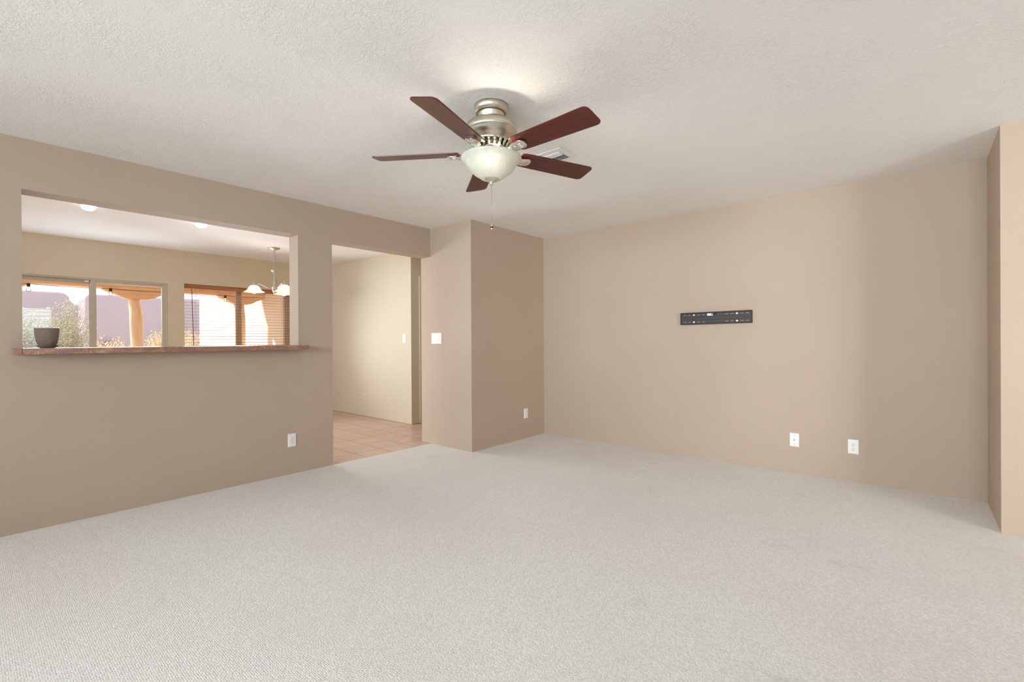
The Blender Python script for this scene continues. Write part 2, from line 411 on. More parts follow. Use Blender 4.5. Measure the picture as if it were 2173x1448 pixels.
# window 1: taupe slider
w = thing('window_1', 'taupe framed sliding window left of the wooden blind', 'window', (0, 0, 0)); w['kind'] = 'structure'
b = BM(); frame_rect(b, XB-0.09, XB-0.004, W1[0], W1[1], W1[2], W1[3], 0.02, 0.02, 0.03, 0.02)
obj('window_frame', b, M_frame, w, bevel=0.004)
b = BM(); frame_rect(b, XB-0.08, XB-0.045, W1[0]+0.02, 1.075, W1[2]+0.03, W1[3]-0.02, 0.05, 0.045, 0.06, 0.046)
s1 = obj('sliding_sash', b, M_frame, w, bevel=0.003)
b = BM(); bx(b, XB-0.064, XB-0.06, W1[0]+0.07, 1.03, W1[2]+0.09, W1[3]-0.066); obj('glass_pane', b, M_glass, s1)
b = BM(); frame_rect(b, XB-0.045, XB-0.012, 1.037, W1[1]-0.02, W1[2]+0.03, W1[3]-0.02, 0.056, 0.044, 0.06, 0.034)
s2 = obj('fixed_sash', b, M_frame, w, bevel=0.003)
b = BM(); bx(b, XB-0.03, XB-0.026, 1.093, W1[1]-0.064, W1[2]+0.09, W1[3]-0.054); obj('glass_pane', b, M_glass, s2)
b = BM(); bx(b, XB-0.045, XB-0.02, 0.985, 1.028, W1[3]-0.05, W1[3]-0.026, 0.006); obj('sash_latch', b, M_white, w)
# window 2: tan slider behind the blind
M_frame2 = mat('tan_window_vinyl', srgb(238, 218, 192), 0.5)
w = thing('window_2', 'tan framed window behind the wooden blind', 'window', (0, 0, 0)); w['kind'] = 'structure'
b = BM(); frame_rect(b, XB-0.19, XB-0.12, W2[0], W2[1], W2[2], W2[3], 0.03, 0.055, 0.04, 0.03); obj('window_frame', b, M_frame2, w, bevel=0.004)
b = BM(); bx(b, XB-0.175, XB-0.13, 2.725, 2.80, W2[2]+0.04, W2[3]-0.03); obj('mullion', b, M_frame2, w, bevel=0.003)
b = BM(); bx(b, XB-0.158, XB-0.154, W2[0]+0.03, W2[1]-0.055, W2[2]+0.04, W2[3]-0.03); obj('glass_pane', b, M_glass, w)
b = BM(); bx(b, XB-0.128, XB-0.112, 2.73, 2.755, 1.66, 1.73, 0.005); obj('window_latch', b, M_white, w)
# windows out of view, assumed and added to give daylight
w = thing('added_window_south', 'wide white unseen window added behind the camera to give daylight', 'window'); w['kind'] = 'structure'
b = BM(); y0 = YS-0.12
for (a0, a1, c0, c1) in ((SW[0], SW[0]+0.05, SW[2], SW[3]), (SW[1]-0.05, SW[1], SW[2], SW[3]), (SW[0]+0.05, SW[1]-0.05, SW[2], SW[2]+0.05), (SW[0]+0.05, SW[1]-0.05, SW[3]-0.05, SW[3]), (-0.73, -0.67, SW[2]+0.05, SW[3]-0.05)):
    bx(b, a0, a1, y0, y0+0.06, c0, c1)
obj('window_frame', b, M_white, w)
b = BM(); bx(b, SW[0]+0.05, SW[1]-0.05, y0+0.03, y0+0.034, SW[2]+0.05, SW[3]-0.05); obj('glass_pane', b, M_glass, w)
w = thing('added_window_east', 'unseen white patio glazing added beside the camera to give daylight', 'window'); w['kind'] = 'structure'
b = BM(); frame_rect(b, XE+0.05, XE+0.11, EW[0], EW[1], EW[2], EW[3], 0.05, 0.05, 0.05, 0.05); bx(b, XE+0.05, XE+0.11, 0.47, 0.53, EW[2]+0.05, EW[3]-0.05); obj('window_frame', b, M_white, w)
b = BM(); bx(b, XE+0.08, XE+0.084, EW[0]+0.05, EW[1]-0.05, EW[2]+0.05, EW[3]-0.05); obj('glass_pane', b, M_glass, w)

# ------------------------------------------------------------------ granite ledge of the pass-through and the pot
SY0, SY1, SX = 0.198, 1.992, -4.062
L = thing('granite_ledge', 'reddish brown granite bar ledge along the bottom of the pass-through opening', 'ledge', (0, 0, 0))
b = BM(); prism(b, [(XL+0.001, 0.236), (SX, 0.236), (SX, SY1), (XL+0.001, SY1), (XL+0.001, OP[1]-0.001), (XLB-0.06, OP[1]-0.001), (XLB-0.06, OP[0]+0.001), (XL+0.001, OP[0]+0.001)], 'z', OP[2]+0.001, 1.138)
obj('slab', b, M_stone, L, bevel=0.0015)
b = BM(); bx(b, XL+0.001, SX, SY0, 0.2345, OP[2]+0.001, 1.138)
e = obj('end_piece', b, M_stone_red, L, bevel=0.0015); e['label'] = 'redder granite end piece'

P = thing('plant_pot', 'empty taupe basket-weave plant pot on its saucer on the granite ledge', 'pot', (-4.17, 0.351, 1.1385))
b = BM()
prof = [(0.0, 0.014), (0.036, 0.014), (0.044, 0.022), (0.052, 0.042), (0.057, 0.07), (0.0595, 0.10), (0.060, 0.121), (0.061, 0.124), (0.058, 0.125), (0.056, 0.118), (0.054, 0.08), (0.046, 0.04), (0.03, 0.028), (0.0, 0.028)]
lathe(b, prof, 56); obj('pot', b, M_pot, P)
b = BM(); lathe(b, [(0, 0.0), (0.034, 0.0), (0.038, 0.003), (0.053, 0.015), (0.054, 0.017), (0.051, 0.0175), (0.042, 0.0085), (0.037, 0.006), (0, 0.0055)], 48)
obj('saucer', b, mat('taupe_saucer_resin', srgb(120, 106, 96), 0.5), P)

# ------------------------------------------------------------------ wall plates (local: face toward -y, wall at y=0)
def rrect(w, h, r, n=5):
    pts = []
    for cx, cz, a0 in ((w/2-r, h/2-r, 0), (-w/2+r, h/2-r, PI/2), (-w/2+r, -h/2+r, PI), (w/2-r, -h/2+r, 1.5*PI)):
        for i in range(n+1): a = a0+PI/2*i/n; pts.append((cx+r*math.cos(a), cz+r*math.sin(a)))
    return pts
def plate_bm(w, h, t=0.006):
    b = BM(); bx(b, -w/2, w/2, -t, 0, -h/2, h/2)
    es = [e for e in b.edges if all(v.co.y < -t/2 for v in e.verts)]
    bmesh.ops.bevel(b, geom=es, offset=0.0035, segments=3, affect='EDGES'); return b
def disc(b, x, z, y0, y1, r, seg=14):
    prism(b, [(x+r*math.cos(2*PI*i/seg), z+r*math.sin(2*PI*i/seg)) for i in range(seg)], 'y', y0, y1)
def outlet(label, loc, rz, m=M_white):
    o = thing('electrical_outlet', label, 'outlet', loc, rz, 'wall outlets')
    obj('cover_plate', plate_bm(0.071, 0.115), m, o)
    for s in (1, -1):
        b = BM(); poly = [(x, z+s*0.0195) for x, z in rrect(0.034, 0.028, 0.011)]; prism(b, poly, 'y', -0.0085, -0.004)
        r = obj('receptacle', b, m, o, bevel=0.0006)
        b = BM()
        bx(b, -0.0075, -0.0053, -0.0089, -0.008, s*0.0195+0.0005, s*0.0195+0.0085); bx(b, 0.0053, 0.0073, -0.0089, -0.008, s*0.0195+0.001, s*0.0195+0.008)
        disc(b, 0, s*0.0195-0.0068, -0.0089, -0.008, 0.0028); obj('contact_slots', b, M_dark, r)
    b = BM(); disc(b, 0, 0, -0.0072, -0.005, 0.003); obj('screw', b, M_screw, o)
    return o
outlet('white duplex outlet low on the left wall beneath the granite ledge', (XL, 1.894, 0.298), PI/2)
outlet('white duplex outlet low on the dark side of the corner wall block', (XP, 4.373, 0.297), PI/2)
outlet('white duplex outlet on the back wall right of the cable plate', (-0.395, YT, 0.286), 0)
outlet('pale duplex outlet low on the cream dining wall seen through the doorway', (-6.522, YC, 0.297), 0, mat('almond_plastic', srgb(226, 214, 188), 0.4))
c = thing('cable_plate', 'white cable jack wall plate left of the back wall outlet', 'wall plate', (-0.814, YT, 0.286))
obj('cover_plate', plate_bm(0.071, 0.116), M_white, c)
b = BM(); disc(b, 0, 0, -0.008, -0.004, 0.0062, 6); disc(b, 0, 0, -0.016, -0.008, 0.0045, 12); obj('coaxial_jack', b, M_screw, c)
for z in (0.042, -0.042):
    b = BM(); disc(b, 0, z, -0.0074, -0.005, 0.0032); obj('screw', b, M_screw, c)
def rocker_switch(label, loc, n, w, m, tilts):
    o = thing('light_switch', label, 'switch', loc, 0, 'light switches')
    obj('cover_plate', plate_bm(w, 0.120), m, o)
    for i in range(n):
        x = (i-(n-1)/2)*0.046
        b = BM(); prism(b, [(x+a, z) for a, z in rrect(0.035, 0.069, 0.002, 2)], 'y', -0.0075, -0.004); f = obj('switch_bezel', b, m, o)
        b = BM(); t = tilts[i]
        prism(b, [(-0.006-0.003*t, 0.032), (-0.009, 0.0), (-0.006+0.003*t, -0.032), (-0.004, -0.032), (-0.004, 0.032)], 'x', x-0.0155, x+0.0155)
        obj('rocker', b, m, f, bevel=0.001)
    for i in range(n):
        for z in (0.047, -0.047):
            b = BM(); disc(b, (i-(n-1)/2)*0.046, z, -0.0068, -0.005, 0.0026); obj('screw', b, m, o)
    return o
rocker_switch('three-gang ivory rocker switch plate on the front of the corner wall block', (-4.096, YP, 1.196), 3, 0.168, M_ivory, (1, -1, 1))
rocker_switch('single white rocker switch on the cream dining wall seen through the doorway', (-5.512, YC, 1.205), 1, 0.074, M_white, (1,))

# ------------------------------------------------------------------ television bracket on the back wall
T = thing('television_bracket', 'black steel television wall bracket with slotted plate on the back wall', 'bracket', (-1.475, YT, 1.3755))
T.rotation_euler = (0, math.radians(-0.45), 0)
w2, h2 = 0.33, 0.0605
b = BM(); yb, yf = -0.012, -0.008     # slotted web plate, built round real slots
def slot_xs():
    xs = []
    for s in (-1, 1):
        for k in range(5): xs.append(s*(0.115+k*0.0475)*0.95)
    return sorted(xs)
SX_ = slot_xs(); sw, sh = 0.028, 0.0075; rows = (0.036, -0.034)
zcuts = [-h2+0.008, rows[1]-sh/2, rows[1]+sh/2, rows[0]-sh/2, rows[0]+sh/2, h2-0.008]
for i in range(5):
    z0, z1 = zcuts[i], zcuts[i+1]
    if i in (1, 3):
        x = -w2+0.004
        for sx in SX_: bx(b, x, sx-sw/2, yb, yf, z0, z1); x = sx+sw/2
        bx(b, x, w2-0.004, yb, yf, z0, z1)
    else: bx(b, -w2+0.004, w2-0.004, yb, yf, z0, z1)
obj('slotted_plate', b, M_mount, T)
for s, nm in ((1, 'hook_rail'), (-1, 'hook_rail')):
    b = BM(); z = s*(h2-0.005)
    bx(b, -w2, w2, -0.026, -0.0, z-0.003, z+0.005); bx(b, -w2, w2, -0.028, -0.0255, z-0.008 if s > 0 else z-0.002, z+0.005 if s > 0 else z+0.010)
    obj(nm, b, M_mount_rim, T, bevel=0.001)
for s in (-1, 1):
    b = BM(); x = s*(w2-0.002); bx(b, x-0.002, x+0.002, -0.024, 0, -h2+0.009, h2-0.009); obj('end_plate', b, M_ridge, T)
for (hw, hz) in ((0.296, 0.019), (0.270, 0.0095)):
    b = BM(); pts = []
    for cx, a0 in ((hw-hz, -PI/2), (-hw+hz, PI/2)):
        for i in range(13): a = a0+PI*i/12; pts.append((cx+hz*math.cos(a), yb-0.0003, 0.001+hz*math.sin(a)))
    tube(b, pts, 0.0014, 6, closed=True); obj('pressed_groove', b, M_ridge, T)
for x in (SX_[2], SX_[7]):
    for z in rows:
        b = BM(); disc(b, x, z, -0.0155, -0.0125, 0.0085, 12); disc(b, x, z, -0.020, -0.0155, 0.0045, 6); obj('wall_bolt', b, M_bolt, T)
b = BM(); bx(b, -0.072, -0.018, -0.0132, -0.0123, 0.024, 0.048); s = obj('sticker', b, M_sticker, T); s['label'] = 'pale blue paper sticker'
b = BM(); bx(b, -0.030, -0.022, -0.0138, -0.0133, 0.030, 0.044); bx(b, -0.016, 0.012, -0.0170, -0.0123, 0.030, 0.046); obj('bubble_level', b, M_dark, T)

# ------------------------------------------------------------------ ceiling fan
FX, FY = -1.746, 1.872
FAN = thing('ceiling_fan', 'brushed nickel ceiling fan with five cherry blades and a lit glass bowl', 'ceiling fan', (FX, FY, 0))
b = BM(); lathe(b, [(0.0, 2.439), (0.092, 2.439), (0.0925, 2.43), (0.086, 2.398), (0.080, 2.395), (0.076, 2.398), (0.0, 2.40)], 56); obj('canopy', b, M_nickel, FAN)
b = BM(); lathe(b, [(0.0, 2.405), (0.074, 2.405), (0.072, 2.392), (0.062, 2.365), (0.056, 2.350), (0.0, 2.350)], 56); obj('hanger_cup', b, M_nickel, FAN)
b = BM(); lathe(b, [(0, 2.362), (0.060, 2.362), (0.092, 2.356), (0.118, 2.345), (0.134, 2.331), (0.139, 2.322), (0.139, 2.318), (0.142, 2.315), (0.142, 2.298), (0.139, 2.294), (0.135, 2.280), (0.122, 2.258), (0.106, 2.246), (0.104, 2.240), (0.0, 2.240)], 72); obj('motor_housing', b, M_nickel, FAN)
# vented skirt under the motor: ring of ribs over a dark core
b = BM(); lathe(b, [(0, 2.239), (0.098, 2.239), (0.078, 2.208), (0, 2.208)], 48); v0 = obj('vent_core', b, M_dark, FAN)
b = BM()
lathe(b, [(0.106, 2.243), (0.107, 2.236), (0.102, 2.236), (0.101, 2.243), (0.106, 2.243)], 64)
lathe(b, [(0.084, 2.209), (0.082, 2.203), (0.0, 2.203), (0.0, 2.209), (0.084, 2.209)], 64)
for k in range(20):
    a = 2*PI*k/20; c_, s_ = math.cos(a), math.sin(a)
    tube(b, [(0.103*c_, 0.103*s_, 2.238), (0.094*c_, 0.094*s_, 2.222), (0.082*c_, 0.082*s_, 2.206)], [0.0105, 0.0075, 0.009], 8)
obj('vent_skirt', b, M_nickel, FAN)
b = BM(); lathe(b, [(0, 2.203), (0.050, 2.203), (0.046, 2.190), (0.042, 2.186), (0.042, 2.160), (0.05, 2.156), (0.05, 2.150), (0, 2.150)], 48); obj('light_fitter', b, M_nickel, FAN)
b = BM(); bowl = [(0.1625, 2.160), (0.164, 2.157), (0.160, 2.150), (0.149, 2.139), (0.139, 2.129), (0.1365, 2.124), (0.129, 2.109), (0.114, 2.090), (0.094, 2.073), (0.075, 2.061), (0.064, 2.055), (0.058, 2.048), (0.045, 2.044), (0.012, 2.043)]
inner = [(r-0.0035 if r > 0.02 else r, z+0.004) for r, z in bowl[1:]][::-1]
lathe(b, bowl+inner+[bowl[0]], 72); obj('glass_bowl', b, M_bowl, FAN)
b = BM(); lathe(b, [(0, 2.052), (0.043, 2.049), (0.044, 2.046), (0.038, 2.040), (0.022, 2.034), (0.012, 2.031), (0.010, 2.028), (0.0115, 2.024), (0.0125, 2.020), (0.009, 2.014), (0.004, 2.010), (0, 2.009)], 40); obj('finial', b, M_chrome, FAN)
b = BM(); bmesh.ops.create_uvsphere(b, u_segments=24, v_segments=16, radius=0.026); bmesh.ops.translate(b, verts=b.verts, vec=(0.052, -0.056, 2.134)); obj('light_bulb', b, M_fanbulb, FAN, smooth=True)
b = BM(); bx(b, 0.040, 0.064, -0.068, -0.044, 2.160, 2.174); bx(b, 0.0, 0.060, -0.060, -0.0, 2.169, 2.174); obj('bulb_socket', b, M_white, FAN)
b = BM(); tube(b, [(0, 0, 2.012), (0.0, 0, 1.9), (0.0005, 0, 1.826)], 0.0011, 6); pc = obj('pull_chain', b, M_satin, FAN)
b = BM(); lathe(b, [(0, 1.829), (0.0022, 1.827), (0.0042, 1.806), (0.0052, 1.795), (0.0060, 1.793), (0.0060, 1.788), (0, 1.788)], 20); lathe(b, [(0, 1.784), (0.0058, 1.784), (0.0062, 1.778), (0.0045, 1.772), (0, 1.771)], 20); obj('pull_knob', b, M_chrome, pc)
b = BM(); lathe(b, [(0.005, 1.7885), (0.0085, 1.788), (0.0085, 1.784), (0.005, 1.7835)], 20); obj('rubber_ring', b, M_rubber, pc)
A0 = -126.94780494 + 0.0
ZB, RT_ = 2.186, 0.652
pitch = math.radians(-12)
def blade_outline():
    pts = [(0.172, -0.052), (0.19, -0.060), (0.24, -0.063), (RT_-0.05, -0.071)]
    for i in range(6): a = -PI/2+PI/2*i/5; pts.append((RT_-0.028+0.028*math.cos(a), -0.043+0.028*math.sin(a)))
    up_ = [(x, -y) for x, y in pts[::-1]]
    return pts+up_
for k in range(5):
    ang = A0+k*2*PI/5
    R = Matrix.Rotation(ang, 4, 'Z') @ Matrix.Translation((0, 0, ZB)) @ Matrix.Rotation(pitch, 4, 'X')
    b = BM(); prism(b, blade_outline(), 'z', -0.003, 0.003)
    bl = obj('blade', b, M_blade, FAN, bevel=0.0015); bl.matrix_local = R
    # blade iron: S-shaped arm rising from the skirt to a fluted plate under the blade
    b = BM()
    path = [(0.060, 0, 0.028), (0.088, 0, 0.014), (0.104, 0, -0.004), (0.122, 0, -0.016), (0.146, 0, -0.020), (0.175, 0, -0.017), (0.215, 0, -0.0125)]
    wid = [0.028, 0.022, 0.018, 0.018, 0.022, 0.030, 0.036]; thk = [0.009, 0.010, 0.012, 0.013, 0.012, 0.010, 0.007]
    rings = []
    for (x, y, z), w_, t_ in zip(path, wid, thk):
        ring = []
        for i in range(12):
            a = 2*PI*i/12; ring.append(b.verts.new((x, w_*math.cos(a), z+t_*math.sin(a))))
        rings.append(ring)
    for r0, r1 in zip(rings, rings[1:]):
        for i in range(12):
            f = b.faces.new([r0[i], r0[(i+1) % 12], r1[(i+1) % 12], r1[i]]); f.smooth = True
    b.faces.new(rings[0][::-1])
    nose = []
    for j in range(1, 5):
        t = j/5; nose.append([b.verts.new((0.215+0.030*math.sin(t*PI/2), 0.036*math.cos(t*PI/2)*math.cos(2*PI*i/12), -0.0125+0.0045+0.0*t+(-0.0045+0.007*math.cos(t*PI/2)*math.sin(2*PI*i/12)))) for i in range(12)])
    prev = rings[-1]
    for nr in nose:
        for i in range(12):
            f = b.faces.new([prev[i], prev[(i+1) % 12], nr[(i+1) % 12], nr[i]]); f.smooth = True
        prev = nr
    b.faces.new(prev)
    for yy in (-0.014, 0, 0.014):
        tube(b, [(0.165, yy*0.6, -0.026), (0.20, yy, -0.0215), (0.234, yy*0.9, -0.0155)], [0.002, 0.003, 0.002], 6)
    bx(b, 0.19, 0.235, -0.018, 0.018, -0.009, -0.003)
    ir = obj('blade_iron', b, M_chrome, bl)

# ------------------------------------------------------------------ ceiling register
V = thing('ceiling_vent', 'white louvered air vent in the ceiling behind the fan', 'vent', (-1.977, 2.668, H))
hx, hy = 0.195, 0.104
b = BM()
for (a0, a1, c0, c1) in ((-hx, hx, -hy, -hy+0.036), (-hx, hx, hy-0.036, hy), (-hx, -hx+0.036, -hy+0.036, hy-0.036), (hx-0.036, hx, -hy+0.036, hy-0.036)):
    bx(b, a0, a1, c0, c1, -0.007, -0.0005)
obj('vent_frame', b, M_vent, V, bevel=0.002)
b = BM(); bx(b, -hx+0.03, hx-0.03, -hy+0.03, hy-0.03, -0.002, -0.0005); obj('duct_opening', b, mat('dark_duct', srgb(30, 28, 26), 0.9), V)
b = BM()
for k in range(7):
    y = -hy+0.044+k*0.0205
    mt = Matrix.Translation((0, y, -0.0085)) @ Matrix.Rotation(math.radians(38 if k > 2 else -38), 4, 'X')
    bx(b, -hx+0.034, hx-0.034, -0.0085, 0.0085, -0.0007, 0.0007, mtx=mt)
obj('louvers', b, M_vent, V)

# ------------------------------------------------------------------ ceiling lights of the kitchen
def ceiling_light(label, x, y):
    o = thing('ceiling_light', label, 'ceiling light', (x, y, H), 0, 'round kitchen ceiling lights')
    b = BM(); lathe(b, [(0.054, -0.0005), (0.068, -0.0005), (0.0685, -0.006), (0.064, -0.011), (0.058, -0.012), (0.054, -0.008), (0.054, -0.0005)], 48); obj('trim_ring', b, M_white, o)
    b = BM(); lathe(b, [(0.0535, -0.0008), (0.0535, -0.012), (0.050, -0.026), (0.042, -0.038), (0.026, -0.047), (0.0, -0.050)], 40); obj('lens', b, M_canlens, o)
    return o
ceiling_light('round glowing dome ceiling light above the plant pot end of the opening', -5.80, 0.765)
ceiling_light('round glowing dome ceiling light nearer the hanging chandelier', -5.80, 1.668)

# ------------------------------------------------------------------ dining chandelier
CX, CY = -6.62, 2.765
CH = thing('chandelier', 'nickel chain-hung chandelier with three lit bell glass shades in the dining room', 'chandelier', (CX, CY, 0))
b = BM(); lathe(b, [(0, H-0.0005), (0.074, H-0.0005), (0.075, H-0.005), (0.066, H-0.014), (0.030, H-0.026), (0.010, H-0.030), (0.006, H-0.040), (0, H-0.041)], 40); obj('canopy', b, M_satin, CH)
b = BM(); z = H-0.036
def link(bm, zc, h, w_, rot, dx=0.0, r=0.0018):
    pts = [(dx+w_*math.cos(a)*math.cos(rot), w_*math.cos(a)*math.sin(rot), zc+h*math.sin(a)) for a in [2*PI*i/14 for i in range(14)]]
    tube(bm, pts, r, 6, closed=True)
link(b, z-0.022, 0.024, 0.013, 0.7, r=0.0022); zc = z-0.056; k = 0
while zc > 2.165:
    link(b, zc, 0.016, 0.008, 0.7+(k % 2)*PI/2); zc -= 0.025; k += 1
obj('chain', b, M_satin, CH)
b = BM(); pts = [(0.004*math.sin(i*0.9)+(0.022*math.exp(-((i-9)/3.5)**2)), 0.004*math.cos(i*1.3), 2.40-i*0.0115) for i in range(21)]; tube(b, pts, 0.0022, 6)
tube(b, [(0.012+0.016*math.cos(a), 0.01*math.sin(2*a), 2.29+0.024*math.sin(a)) for a in [2*PI*i/16 for i in range(16)]], 0.002, 6, closed=True); obj('power_cord', b, mat('clear_power_cord', srgb(170, 160, 140), 0.4), CH)
b = BM(); link(b, 2.150, 0.020, 0.016, 0.7, r=0.0032); lathe(b, [(0, 2.136), (0.026, 2.134), (0.040, 2.140), (0.046, 2.136), (0.040, 2.126), (0.016, 2.118), (0.0145, 2.108), (0.0145, 2.035), (0.027, 2.030), (0.027, 1.935), (0.030, 1.928), (0.036, 1.915), (0.036, 1.895), (0.028, 1.865), (0.016, 1.842), (0.010, 1.838), (0.011, 1.828), (0.006, 1.820), (0, 1.818)], 32); obj('column', b, M_satin, CH)
ca = math.atan2(-CX, CY)
for ang in (ca+PI, ca+PI/3, ca-PI/3):
    b = BM(); c_, s_ = math.cos(ang), math.sin(ang)
    prof = [(0.025, 1.905), (0.055, 1.899), (0.085, 1.900), (0.115, 1.915), (0.15, 1.938), (0.18, 1.945), (0.21, 1.944), (0.232, 1.955), (0.240, 1.972)]
    tube(b, [(r*c_, r*s_, z) for r, z in prof], 0.0055, 8); arm = obj('arm', b, M_satin, CH)
    cc = (0.240*c_, 0.240*s_, 0)
    b = BM(); lathe(b, [(0, 1.987), (0.006, 1.985), (0.007, 1.974), (0.018, 1.968), (0.024, 1.955), (0.027, 1.930), (0.031, 1.926), (0.031, 1.920), (0, 1.920)], 24, cc); obj('socket_cap', b, M_satin, arm)
    sp = [(0.030, 1.922), (0.046, 1.916), (0.060, 1.903), (0.074, 1.878), (0.092, 1.853), (0.118, 1.838), (0.128, 1.833)]
    b = BM(); lathe(b, sp+[(r-0.003, z-0.002) for r, z in sp[::-1]]+[sp[0]], 40, cc); obj('bell_shade', b, M_shade, arm)
    b = BM(); bmesh.ops.create_uvsphere(b, u_segments=20, v_segments=12, radius=0.031); bmesh.ops.translate(b, verts=b.verts, vec=(cc[0], cc[1], 1.842)); lathe(b, [(0.013, 1.92), (0.014, 1.88), (0.026, 1.862)], 20, cc); obj('light_bulb', b, M_chbulb, arm, smooth=True)

# ------------------------------------------------------------------ wooden blind in the dining window
BL = thing('window_blind', 'brown wooden slat blind hanging in the right dining window', 'blind', (0, 0, 0))
b = BM(); bx(b, XB-0.022, XB-0.010, W2[0]+0.003, W2[1]-0.003, 1.922, 1.983); obj('valance', b, M_blind, BL, bevel=0.003)
b = BM(); bx(b, XB-0.085, XB-0.03, W2[0]+0.01, W2[1]-0.01, 1.935, 1.98); obj('head_rail', b, M_blind, BL)
b = BM(); z = 1.905
while z > 0.62:
    mt = Matrix.Translation((XB-0.056, 0, z)) @ Matrix.Rotation(math.radians(3), 4, 'Y')
    bx(b, -0.025, 0.025, W2[0]+0.012, W2[1]-0.012, -0.0016, 0.0016, mtx=mt); z -= 0.0438
obj('slats', b, M_blind, BL)
b = BM(); bx(b, XB-0.081, XB-0.031, W2[0]+0.012, W2[1]-0.012, 0.572, 0.59); obj('bottom_rail', b, M_blind, BL)
for y in (2.17, 2.47, 3.10, 3.38):
    b = BM()
    for dx in (-0.0835, -0.0285): tube(b, [(XB+dx, y, 1.93), (XB+dx, y, 0.59)], 0.0009, 5)
    obj('ladder_cord', b, M_cord, BL)
b = BM(); tube(b, [(XB-0.026, 2.105, 1.935), (XB-0.010, 2.112, 1.90), (XB-0.008, 2.135, 0.95)], 0.0045, 8); obj('tilt_wand', b, M_wand, BL)
b = BM(); tube(b, [(XB-0.026, 3.41, 1.93), (XB-0.024, 3.41, 1.13)], 0.0012, 5); lathe(b, [(0.002, 1.13), (0.007, 1.10), (0.0, 1.095)], 10, (XB-0.024, 3.41, 0)); obj('lift_cord', b, M_cord, BL)

# ------------------------------------------------------------------ outside: patio, posts, stucco walls, planting
b = BM(); bx(b, -60, XB-0.2, -40, 40, -0.25, -0.10)
struct('ground', b, M_ground, 'sandy ground of the yard outside the dining windows', 'ground')
b = BM(); bx(b, -11.4, XB-0.2, -6, 4.34, -0.10, -0.02)
struct('ground_patio', b, M_slab, 'concrete patio slab under the covered patio', 'patio')
XPO = -11.0
b = BM(); bx(b, XB-0.2, XE+0.2, -5.9, YS-0.15, H+0.02, H+0.12)  # unseen overhang, added to stop direct sun entering the south openings
struct('sun_block_overhang', b, M_timber_y, 'unseen timber overhang added to keep sun out of the window behind the camera', 'roof')
b = BM(); bx(b, -11.35, XB-0.2, -6, 4.34, 2.46, 2.56)
struct('roof', b, M_timber_y, 'timber roof deck over the patio', 'roof')
b = BM(); tb = [(XPO-0.12, 2.136), (XPO+0.12, 2.136), (XPO+0.125, 2.15), (XPO+0.125, 2.455), (XPO-0.125, 2.455), (XPO-0.125, 2.15)]
prism(b, tb, 'y', -6, 4.339)
tag(obj('roof_beam', b, M_timber_y, bevel=0.01), 'long tan timber beam across the patio above the carved posts', 'beam')
def corbel_poly(half):
    right = [(0.11, 1.985), (0.19, 1.995), (0.25, 2.02), (0.30, 2.055), (0.35, 2.082), (0.40, 2.09), (0.405, 2.105), (0.435, 2.108), (0.44, 2.123), (0.468, 2.127), (0.475, 2.142), (0.50, 2.147), (0.505, 2.174)]
    k = half/0.505; right = [(x, 1.965+(z-1.985)*0.90) for x, z in right]
    return [(-x*k, z) for x, z in right[::-1]]+[(x*k, z) for x, z in right]
def post(label, y, half, seed):
    rnd = random.Random(seed)
    o = thing('patio_post', label, 'post', (XPO, y, -0.02), 0, 'carved patio posts')
    b = BM(); rings = []; seg = 18; nz = 40
    ph = [rnd.uniform(0, 6) for _ in range(6)]
    for j in range(nz+1):
        z = 1.985*j/nz; top = max(0, (z-1.72)/0.28)
        cx = 0.018*math.sin(z*1.7+ph[0])-0.03*top; ring = []
        for i in range(seg):
            a = 2*PI*i/seg
            r = 0.098*(1-0.10*top)+0.004*math.sin(3*a+ph[1]+z*2)+0.0035*math.sin(5*a-z*5+ph[2])+0.003*math.sin(9*z+ph[3]+2*a)
            ring.append(b.verts.new((r*math.cos(a), cx+r*math.sin(a), z)))
        rings.append(ring)
    for r0, r1 in zip(rings, rings[1:]):
        for i in range(seg):
            f = b.faces.new([r0[i], r0[(i+1) % seg], r1[(i+1) % seg], r1[i]]); f.smooth = True
    b.faces.new(rings[0][::-1]); b.faces.new(rings[-1])
    obj('post_trunk', b, M_timber, o)
    b = BM(); prism(b, [(yy, z+0.019) for yy, z in corbel_poly(half)], 'x', -0.085, 0.085); obj('corbel', b, M_timber_y, o, bevel=0.006)
    return o
post('tan carved wooden patio post with scrolled corbel seen through the sliding window', 2.125, 0.505, 3)
post('tan carved wooden patio post with scrolled corbel seen through the wooden blind', 3.895, 0.44, 9)
post('tan carved wooden patio post further along the patio beyond the sliding window', 0.20, 0.505, 5)

b = BM(); bx(b, -15.3, XB-0.2, 4.34, 4.64, -0.1, 3.0)
tag(obj('stucco_wing', b, M_wing, bevel=0.03), 'pale sunlit stucco wall of the house wing seen through the blind', 'wall', kind='structure')
def pueblo(name, label, x0, x1, y0, y1, z, notch=None):
    b = BM()
    if notch:
        poly = [(y0, -0.1), (y1, -0.1), (y1, notch[1]-0.1), (y1-0.06, notch[1]), (notch[0]+0.1, notch[1]+0.02), (notch[0], notch[1]+0.12), (notch[0]-0.03, z-0.12), (notch[0]-0.12, z-0.02), (notch[0]-0.25, z), (y0, z)]
    else:
        poly = [(y0, -0.1), (y1, -0.1), (y1, z), (y0+0.16, z), (y0+0.06, z-0.03), (y0+0.01, z-0.12)]
    prism(b, poly, 'x', x0, x1)
    return tag(obj(name, b, M_pink, bevel=0.05), label, 'wall')
pueblo('garden_wall', 'mauve stucco garden wall with rounded step behind the grey shrub', -20.3, -20.0, -6, 2.50, 2.72, (2.20, 2.35))
pueblo('neighbour_house', 'mauve stucco house front with rounded top behind the carved posts', -19.2, -18.0, 2.27, 12, 2.56)
